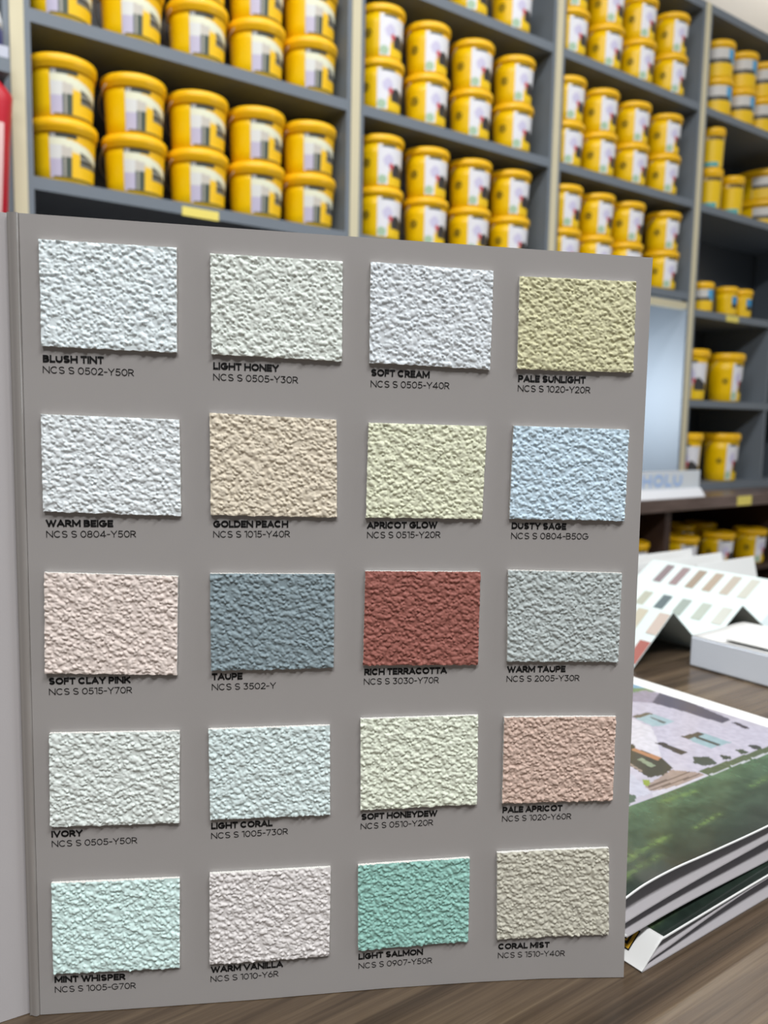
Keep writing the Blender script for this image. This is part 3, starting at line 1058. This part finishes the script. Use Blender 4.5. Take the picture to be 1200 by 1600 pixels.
for si, (nm, code, quad, b1, b2) in enumerate(SAMPLES):
    col, word = LOOK[nm]
    gr = sum(col) / 3
    col = tuple(gr + (c - gr) * 0.80 + d for c, d in zip(col, (-2, 0, 2)))
    mt = mat('stucco_' + word.replace(' ', '_'), col, 0.62, 0.3, 0.05, 300, 0.06, 1800, gain=1.36)
    GX, GY = 150, 120
    wmm = np.linalg.norm(np.subtract(quad[1], quad[0]))
    hmm = np.linalg.norm(np.subtract(quad[0], quad[3]))
    H = stucco(100 + si, GX, GY, wmm, hmm)
    s, t = np.meshgrid(np.linspace(0, 1, GX), np.linspace(0, 1, GY))
    r = np.random.RandomState(si)
    tl, tr_, br, bl = [np.array(q) for q in quad]
    PX = (1 - t)[..., None] * ((1 - s)[..., None] * tl + s[..., None] * tr_) + t[..., None] * ((1 - s)[..., None] * bl + s[..., None] * br)
    # slightly ragged cut edges
    rag = 0.16
    PX[0, :, 1] += r.uniform(-rag, rag, GX) * .6
    PX[-1, :, 1] += np.convolve(r.uniform(-rag, rag, GX + 4), np.ones(5) / 5, 'valid') * 2.2
    PX[:, 0, 0] += np.convolve(r.uniform(-rag, rag, GY + 2), np.ones(3) / 3, 'valid')
    PX[:, -1, 0] += np.convolve(r.uniform(-rag, rag, GY + 2), np.ones(3) / 3, 'valid')
    U, V = PX[..., 0] / 1000, PX[..., 1] / 1000
    cu = curl(U, V)
    top = cu + (1.25 + H) / 1000
    mb = MB()
    vv = np.stack([U, -top, V], -1).reshape(-1, 3)
    mb.v = [tuple(p) for p in vv.tolist()]
    for j in range(GY - 1):
        for i in range(GX - 1):
            a = j * GX + i
            mb.f.append((a, a + GX, a + GX + 1, a + 1))
    mb.m = [0] * len(mb.f)
    mb.sm = [True] * len(mb.f)
    rim = [i for i in range(GX)] + [j * GX + GX - 1 for j in range(1, GY)] + \
          [(GY - 1) * GX + i for i in range(GX - 2, -1, -1)] + [j * GX for j in range(GY - 2, 0, -1)]
    k0 = len(mb.v)
    fu, fv, fc = U.ravel(), V.ravel(), cu.ravel()
    mb.v += [tuple(vv[q]) for q in rim]                   # separate rim so the edge stays crisp
    mb.v += [(float(fu[q]), -float(fc[q]) - 0.0001, float(fv[q])) for q in rim]
    R = len(rim)
    for k in range(R):
        k2 = (k + 1) % R
        mb.f.append((k0 + k, k0 + k2, k0 + R + k2, k0 + R + k)); mb.m.append(1); mb.sm.append(False)
    mb.f.append(tuple(k0 + R + k for k in range(R))); mb.m.append(1); mb.sm.append(False)
    o = mb.build('colour_sample', [mt, M_core], book, fix=False)
    o['label'] = '%s stucco sample captioned %s' % (word, nm)
    # caption
    mb = MB()
    for txt, (p0, p1), w, gap, cap in ((nm, b1, 0.285, 0.055, 2.72), (code, b2, 0.128, 0.12, 2.55)):
        qs, wd = text_quads(txt, w, gap)
        p0, p1 = np.array(p0), np.array(p1)
        ex = (p1 - p0) / wd
        for q in qs:
            pts = []
            for p in q:
                uu, v_ = (p0 + ex * p.x + np.array([0, cap]) * p.y) / 1000
                pts.append((uu, -float(curl(uu, v_)) - 0.00012, v_))
            mb.add(pts, [(0, 1, 2, 3)])
    o = mb.build('caption', M_inkdark, book, fix=False)
    o['label'] = 'black printed caption %s' % nm

# ---------------------------------------------------------------- folders with the house cover
POLY = [
((140,185,215), [(263.1, 201.2), (249.7, 187.1), (246.8, 171.0), (239.8, 167.5), (230.5, 176.1)]),
((125,155,115), [(232.8, 177.9), (242.1, 169.2), (242.6, 158.6), (231.6, 166.8), (223.8, 170.9)]),
((165,160,180), [(222.0, 169.5), (238.7, 166.6), (240.7, 155.0), (220.6, 145.8), (208.8, 159.3)]),
((95,95,115), [(242.5, 156.3), (243.4, 132.0), (235.8, 94.5), (225.0, 94.2), (223.7, 120.7), (220.3, 146.6)]),
((205,203,222), [(208.8, 159.3), (220.6, 145.8), (223.7, 120.7), (219.1, 87.8), (234.4, 92.8), (239.2, 65.1), (218.0, 53.4), (205.8, 55.3), (155.6, 58.1), (143.7, 60.0), (141.5, 82.8), (144.3, 103.8), (147.0, 111.5)]),
((226,226,238), [(183.0, 139.3), (181.0, 118.8), (166.2, 103.3), (142.1, 82.4), (143.4, 103.1), (143.7, 108.9)]),
((172,200,210), [(186.0, 138.6), (202.0, 136.8), (202.3, 115.2), (188.7, 115.2), (182.8, 118.7)]),
((110,105,95), [(186.0, 138.6), (202.0, 136.8), (201.6, 132.7), (185.5, 134.1)]),
((110,115,115), [(194.9, 130.5), (196.9, 130.5), (196.0, 117.1), (192.5, 117.0)]),
((165,195,205), [(182.2, 97.1), (199.1, 94.8), (200.4, 72.4), (181.4, 74.6)]),
((92,88,84), [(182.2, 97.1), (199.1, 94.8), (199.0, 90.2), (182.8, 91.2)]),
((85,90,90), [(188.1, 90.2), (191.1, 90.0), (191.3, 74.4), (188.0, 74.5)]),
((70,68,72), [(159.7, 100.4), (164.8, 98.2), (163.8, 78.8), (156.8, 79.7)]),
((75,72,85), [(231.3, 90.9), (235.0, 90.4), (232.2, 78.1), (228.2, 79.2)]),
((70,72,66), [(143.0, 109.4), (146.9, 106.7), (142.6, 102.1), (142.9, 83.0), (136.0, 70.4), (122.4, 67.5), (112.2, 70.1), (118.1, 90.1)]),
((190,140,105), [(138.1, 102.8), (141.5, 102.1), (143.4, 83.7), (137.1, 81.9)]),
((150,165,140), [(128.9, 90.3), (132.9, 89.8), (130.5, 78.4), (125.1, 77.9)]),
((165,150,140), [(118.7, 89.7), (120.4, 89.6), (117.1, 77.1), (114.9, 77.6)]),
((80,90,85), [(160.1, 73.4), (168.8, 68.2), (163.8, 58.8), (154.5, 61.4), (152.6, 67.6)]),
((70,80,75), [(176.7, 66.5), (179.9, 60.3), (176.5, 57.8), (172.4, 60.6)]),
((72,85,72), [(191.4, 64.8), (196.0, 61.9), (194.5, 57.3), (188.2, 58.0)]),
((70,75,78), [(204.1, 63.7), (209.0, 61.3), (208.2, 56.3), (201.5, 56.9)]),
((95,110,85), [(144.0, 59.4), (156.4, 58.6), (220.8, 54.9), (212.6, 50.3), (144.6, 52.6)]),
((205,210,218), [(146.1, 52.8), (164.1, 52.2), (163.8, 51.2), (145.5, 51.6)]),
((205,210,218), [(167.0, 52.8), (185.1, 51.4), (184.1, 50.0), (166.0, 51.4)]),
((205,210,218), [(188.5, 51.8), (211.6, 49.8), (208.6, 48.2), (186.6, 49.9)]),
((172,155,148), [(100.4, 63.9), (133.1, 69.3), (142.4, 59.2), (143.6, 53.5), (117.9, 53.0), (97.9, 58.0)]),
((115,100,95), [(101.9, 62.9), (140.1, 62.5), (140.3, 61.0), (100.4, 61.0)]),
((120,105,100), [(99.6, 59.7), (141.8, 57.2), (142.1, 55.8), (98.4, 58.2)]),
((215,215,230), [(97.2, 56.5), (118.7, 54.4), (142.8, 53.9), (142.7, 52.2), (118.4, 52.6), (91.4, 51.7)]),
((205,208,226), [(108.5, 83.5), (107.0, 76.3), (96.9, 57.6), (94.2, 56.0), (84.1, 57.4), (87.4, 67.2)]),
((150,170,80), [(107.0, 70.4), (109.6, 67.8), (104.2, 63.4), (100.4, 63.9)]),
((90,112,100), [(84.1, 64.6), (85.4, 58.4), (79.7, 54.8), (68.4, 52.4)]),
]


def in_poly(X, Y, P):
    ins = np.zeros(X.shape, bool)
    k = len(P) - 1
    for i in range(len(P)):
        (xi, yi), (xj, yj) = P[i], P[k]
        c = ((yi > Y) != (yj > Y)) & (X < (xj - xi) * (Y - yi) / (yj - yi + 1e-12) + xi)
        ins ^= c
        k = i
    return ins


def smooth_noise(shape, cx, cy, seed):
    r = np.random.RandomState(seed)
    g = r.rand(int(shape[0] / cy) + 3, int(shape[1] / cx) + 3)
    y, x = np.arange(shape[0]) / cy, np.arange(shape[1]) / cx
    yi, xi = y.astype(int), x.astype(int)
    fy, fx = (y - yi)[:, None], (x - xi)[None, :]
    a = g[yi][:, xi] * (1 - fx) + g[yi][:, xi + 1] * fx
    b = g[yi + 1][:, xi] * (1 - fx) + g[yi + 1][:, xi + 1] * fx
    return a * (1 - fy) + b * fy


def cover_colours(Xm, Ym):
    """the printed picture (mm across, mm up): a white house behind a lawn"""
    sh = Xm.shape
    col = np.zeros(sh + (3,))
    g1 = smooth_noise(sh, 9, 5, 1)
    g2 = smooth_noise(sh, 1.6, 2.2, 2)
    k = np.clip(Ym / 52.0, 0, 1)[..., None]
    lawn = (1 - k) * np.array([38, 50, 45]) + k * np.array([84, 112, 86])
    lawn = lawn * (0.80 + 0.26 * g1 + 0.22 * g2)[..., None]
    for (x0, y0, x1, y1, wd) in ((2, 15, 66, 21, 4.2), (2, 8, 44, 11, 4.0), (74, 18, 112, 22, 3.0), (86, 47, 126, 44, 3.2), (146, 30, 196, 33, 3.6)):
        tx = np.clip((Xm - x0) / (x1 - x0), 0, 1)
        d = np.abs(Ym - (y0 + (y1 - y0) * tx)) / wd
        inside = (Xm > x0) & (Xm < x1)
        f = np.clip(1 - d, 0, 1) ** 1.5 * (0.15 + 0.85 * g2) * np.clip(np.minimum(Xm - x0, x1 - Xm) / 8, 0, 1)
        lawn = lawn * (1 - 0.62 * f[..., None]) + np.array([150, 184, 92]) * 0.62 * f[..., None]
    col[:] = lawn
    up = Ym > 52.5
    sky = np.array([205, 203, 220]) * (0.94 + 0.1 * g1)[..., None]
    col[up] = sky[up]
    for c, P in POLY:
        ins = in_poly(Xm, Ym, P)
        col[ins] = np.array(c) * (0.94 + 0.10 * g2)[ins][:, None]
    return np.clip(col * 0.86, 0, 255)


def folder(label, u0, n0, zb, cover, leaf, under, spine_pts, full, start):
    base = (u0, n0, zb)
    t = thing('sample_folder', label, 'folder', *base)
    th = 0.0006
    n1 = n0 + 0.305
    o = MB().sheet(cover, n0, n1, th).build('top_cover', M_paper, t, base)
    o = MB().sheet(leaf, n0 + 0.0005, n1 - 0.003, th).build('inner_leaf', M_leaf, t, base)
    o = MB().sheet(under, n0, n1, th).build('bottom_cover', M_leaf, t, base)
    sp = MB().sheet(spine_pts, n0, n1, th).build('spine', M_paper, t, base)
    sp['label'] = 'white spine'
    # printed picture lying on the cover, leaving a white margin
    CU, CZ = [p[0] for p in cover], [p[1] for p in cover]
    x0, x1, y0, y1 = start, full, 0.6, 203.0
    gx, gy = int((x1 - x0) / 1.15), int((y1 - y0) / 1.0)
    Xm, Ym = np.meshgrid(np.linspace(x0, x1, gx + 1), np.linspace(y0, y1, gy + 1))
    cols = cover_colours(Xm, Ym)
    us = u0 + Xm / 1000
    zs = np.interp(us, CU, CZ) + 0.00025
    mb = MB()
    mb.v = np.stack([us, n0 + Ym / 1000, zs], -1).reshape(-1, 3).tolist()
    for j in range(gy):
        for i in range(gx):
            a = j * (gx + 1) + i
            mb.f.append((a, a + 1, a + gx + 2, a + gx + 1))
    mb.m = [0] * len(mb.f)
    mb.sm = [True] * len(mb.f)
    o = mb.build('cover_picture', M_pict, t, base, fix=False)
    ink(o, cols.reshape(-1, 3))
    o['label'] = 'printed picture of a white house and lawn'
    return t, base, sp


def pz(lst):
    """smooth curve through (u, height over the table) points"""
    P = [np.array((a, ZT + b)) for a, b in lst]
    out = []
    for i in range(len(P) - 1):
        p0, p1, p2, p3 = P[max(i - 1, 0)], P[i], P[i + 1], P[min(i + 2, len(P) - 1)]
        for k in range(5):
            t = k / 5
            q = 0.5 * (2 * p1 + (p2 - p0) * t + (2 * p0 - 5 * p1 + 4 * p2 - p3) * t * t + (3 * p1 - p0 - 3 * p2 + p3) * t ** 3)
            out.append((float(q[0]), float(q[1])))
    out.append((float(P[-1][0]), float(P[-1][1])))
    return out


fb, base, sp = folder('lower sample folder with its spine and gold emblem towards the viewer, on the table',
                      0.2905, 0.2025, ZT,
                      pz([(0.3055, 0.0108), (0.3356, 0.0114), (0.39, 0.0124), (0.46, 0.0128), (0.545, 0.0122)]),
                      pz([(0.2940, 0.0022), (0.2968, 0.0038), (0.3137, 0.0054), (0.3493, 0.0088), (0.39, 0.0108), (0.46, 0.0108), (0.535, 0.010)]),
                      pz([(0.2908, 0.0008), (0.33, 0.0008), (0.44, 0.0008), (0.54, 0.0008)]),
                      pz([(0.2905, 0.0008), (0.2935, 0.0030), (0.2975, 0.0062), (0.3012, 0.0090), (0.3040, 0.0107), (0.3056, 0.0108)]), 236.0, 15.6)
# gold and black emblem printed on the spine
sd = Vector((0.0135, 0, 0.0099)).normalized()
SPX = pz([(0.2905, 0.0008), (0.2935, 0.0030), (0.2975, 0.0062), (0.3012, 0.0090), (0.3040, 0.0107)])


def on_spine(s, n_, off):
    u_ = 0.2905 + s * sd.x
    z_ = np.interp(u_, [p[0] for p in SPX], [p[1] for p in SPX])
    return (u_ - off * 0.6, n_, z_ + off)


mbs = MB()
for mi, inset, off in ((0, 0.0, .00012), (1, 0.0006, .0002), (0, 0.0020, .00028), (1, 0.0030, .00036), (0, 0.0036, .00044)):
    s0, s1, a0, a1 = 0.0045 + inset, 0.0145 - inset, 0.2122 + inset, 0.2222 - inset
    k = 6
    for i in range(k):
        sa_, sb_ = s0 + (s1 - s0) * i / k, s0 + (s1 - s0) * (i + 1) / k
        mbs.add([on_spine(sa_, a0, off), on_spine(sb_, a0, off), on_spine(sb_, a1, off), on_spine(sa_, a1, off)], [(0, 1, 2, 3)], mi)
o = mbs.build('gold_emblem', [M_inkdark, M_gold], sp, base, fix=False)
o.parent = sp
o['label'] = 'square gold and black emblem'

ft, base2, sp2 = folder('upper sample folder with a white house and lawn on its arched cover',
                        0.2835, 0.2085, ZT + 0.0138,
                        pz([(0.2838, 0.0330), (0.2981, 0.0352), (0.3203, 0.0358), (0.3507, 0.0347), (0.3983, 0.0336), (0.46, 0.034), (0.5415, 0.0362)]),
                        pz([(0.2845, 0.0216), (0.3028, 0.0228), (0.3353, 0.0242), (0.3994, 0.0256), (0.46, 0.0270), (0.535, 0.0290)]),
                        pz([(0.2870, 0.0150), (0.3145, 0.0158), (0.3443, 0.0158), (0.4008, 0.0148), (0.47, 0.0143), (0.538, 0.0143)]),
                        pz([(0.2872, 0.0150), (0.2846, 0.0162), (0.2836, 0.0215), (0.2836, 0.0300), (0.2839, 0.0330)]), 243.0, 0.8)

# ---------------------------------------------------------------- colour cards
A0, A1 = 0.487, 0.708
RID = [(0.656, 0.0), (0.717, 0.049), (0.778, 0.0), (0.843, 0.041), (0.908, 0.0), (0.988, 0.0470), (1.046, 0.0)]
base = (0.85, A0, ZT + 0.0012)
acc = thing('folding_colour_card', 'white zigzag colour card with rows of small swatches behind the white carton', 'colour card', *base)
M_card = mat('pale_mint_white_card', (208, 222, 222), 0.45, 0.4, 0.01, 10)
SW = {0: [((0.045, 0.0735), 0.4935, (216, 196, 184)), ((0.006, 0.0355), 0.4935, (196, 106, 96)), ((0.045, 0.0735), 0.519, (214, 206, 180)),
          ((0.045, 0.0735), 0.5445, (205, 200, 190)), ((0.006, 0.0355), 0.519, (206, 190, 180)), ((0.006, 0.0355), 0.5445, (176, 150, 140)),
          ((0.045, 0.0735), 0.570, (196, 200, 196)), ((0.045, 0.0735), 0.5955, (180, 186, 186))],
      2: [((0.040, 0.0680), a, c) for a, c in ((0.499, (212, 216, 206)), (0.524, (190, 202, 190)), (0.5495, (164, 180, 172)), (0.575, (104, 124, 130)),
                                               (0.6015, (190, 194, 174)), (0.627, (206, 204, 190)), (0.653, (196, 196, 200)), (0.679, (214, 214, 206)))],
      4: [((0.049, 0.0870), a, c) for a, c in ((0.6745, (152, 134, 140)), (0.650, (168, 142, 146)), (0.6255, (176, 156, 136)), (0.601, (192, 172, 150)),
                                               (0.5765, (202, 190, 174)), (0.552, (210, 212, 198)))]}
for k in range(6):
    (ua, za), (ub, zb) = RID[k], RID[k + 1]
    P0, P1 = Vector((ua, 0, ZT + 0.0012 + za)), Vector((ub, 0, ZT + 0.0012 + zb))
    d = (P1 - P0).normalized()
    nr = Vector((-d.z, 0, d.x))
    MB().sheet([(P0.x, P0.z), (P1.x, P1.z)], A0, A1, 0.0007, 0, 1, False).build('panel', M_card, acc, base)
    pn = acc.children[-1] if False else [c for c in acc.children][-1]
    for (s0, s1), nc, c in SW.get(k, []):
        hw = 0.0062
        q = []
        for s_, n_ in ((s0, nc - hw), (s0, nc + hw), (s1, nc + hw), (s1, nc - hw)):
            p = P0 + d * s_ + nr * 0.0004
            q.append((p.x, n_, p.z))
        gr = sum(c) / 3
        c = tuple(int((gr + (v - gr) * 0.75) * 0.90) for v in c)
        sw = MB().add(q, [(0, 3, 2, 1)]).build('swatch', mat('swatch_%d_%d_%d' % c, c, 0.4, 0.4), None, base, fix=False)
        sw.parent = acc
    if k == 4:
        pass
# grey end strip of the last leaf
(ua, za), (ub, zb) = RID[4], RID[5]
P0 = Vector((ua, 0, ZT + 0.0012 + za)); d = (Vector((ub, 0, ZT + 0.0012 + zb)) - P0).normalized(); nr = Vector((-d.z, 0, d.x))
q = []
for s_, n_ in ((0.012, 0.4885), (0.012, 0.508), (0.0915, 0.508), (0.0915, 0.4885)):
    p = P0 + d * s_ + nr * 0.0004
    q.append((p.x, n_, p.z))
o = MB().add(q, [(0, 3, 2, 1)]).build('printed_end_strip', mat('pale_blue_grey_print', (184, 196, 200), 0.4), acc, base, fix=False)
o['label'] = 'blue grey end strip'

# plain white folded cards behind
for k, (ue, nn, zt_, lab) in enumerate(((1.180, 0.7755, 0.0395, 'tallest-looking white folded card behind the zigzag card, nearest the page'),
                                        (1.190, 0.7290, 0.0393, 'middle of three white folded cards behind the zigzag card'),
                                        (1.203, 0.6830, 0.0388, 'white folded card furthest right behind the zigzag card'))):
    u0 = (0.86, 0.88, 1.054)[k]
    base = ((u0 + ue) / 2, nn, ZT + 0.0012)
    t = thing('folded_card', lab, 'card', *base, group='white folded cards behind the zigzag card')
    for sg in (-1, 1):
        mb = MB()
        y0, y1 = nn + sg * 0.0100, nn + sg * 0.0004
        v = []
        for uu in (u0, ue):
            v += [(uu, y0, ZT + 0.0005), (uu, y1, ZT + zt_), (uu, y1 - sg * 0.0004, ZT + zt_ + 0.0002), (uu, y0 - sg * 0.0010, ZT + 0.0005)]
        mb.add(v, [(0, 1, 2, 3), (4, 7, 6, 5), (0, 4, 5, 1), (1, 5, 6, 2), (2, 6, 7, 3), (3, 7, 4, 0)])
        mb.build('leaf', M_paper, t, base)

# white carton with loose sheets on top
bu0, bu1, bn0, bn1 = 0.7175, 0.812, 0.235, 0.4665
zb0 = ZT + 0.0003
base = ((bu0 + bu1) / 2, (bn0 + bn1) / 2, zb0)
t = thing('white_carton', 'shallow white carton in front of the zigzag colour card', 'box', *base)
mb = MB().box((bu0, bn0, zb0), (bu1, bn1, zb0 + 0.0305), 0, 0.0018)
mb.build('tray', M_box, t, base)
top = MB()
nx, ny = 10, 14
for j in range(ny + 1):
    for i in range(nx + 1):
        s_, t_ = i / nx, j / ny
        ed = min(s_, 1 - s_, t_, 1 - t_)
        bul = 0.0016 * min(1, ed / 0.12) + 0.0022 * math.exp(-((s_ - .85) / .3) ** 2 - ((t_ - .85) / .3) ** 2)
        top.v.append((bu0 + 0.0005 + (bu1 - bu0 - 0.001) * s_, bn0 + 0.0005 + (bn1 - bn0 - 0.001) * t_, zb0 + 0.0306 + bul))
for j in range(ny):
    for i in range(nx):
        a = j * (nx + 1) + i
        top.f.append((a, a + 1, a + nx + 2, a + nx + 1)); top.m.append(0); top.sm.append(True)
L = len(top.v)
rim = [i for i in range(nx + 1)] + [j * (nx + 1) + nx for j in range(1, ny + 1)] + [ny * (nx + 1) + i for i in range(nx - 1, -1, -1)] + [j * (nx + 1) for j in range(ny - 1, 0, -1)]
top.v += [(top.v[q][0], top.v[q][1], zb0 + 0.0304) for q in rim]
for k in range(len(rim)):
    k2 = (k + 1) % len(rim)
    top.f.append((rim[k], L + k, L + k2, rim[k2])); top.m.append(0); top.sm.append(True)
top.f.append(tuple(L + k for k in range(len(rim)))); top.m.append(0); top.sm.append(False)
top.build('lid', M_paper, t, base)
base = (0.765, 0.34, zb0 + 0.0335)
o = MB().box((0.7215, 0.245, zb0 + 0.0338), (0.806, 0.432, zb0 + 0.0352), 0, 0.0004).build('loose_card', M_paper, None, base)
o.location = W(*base)
o.rotation_euler = (0, 0, ROT + 0.02)
tag(o, 'loose white card lying on the shallow white carton', 'card')
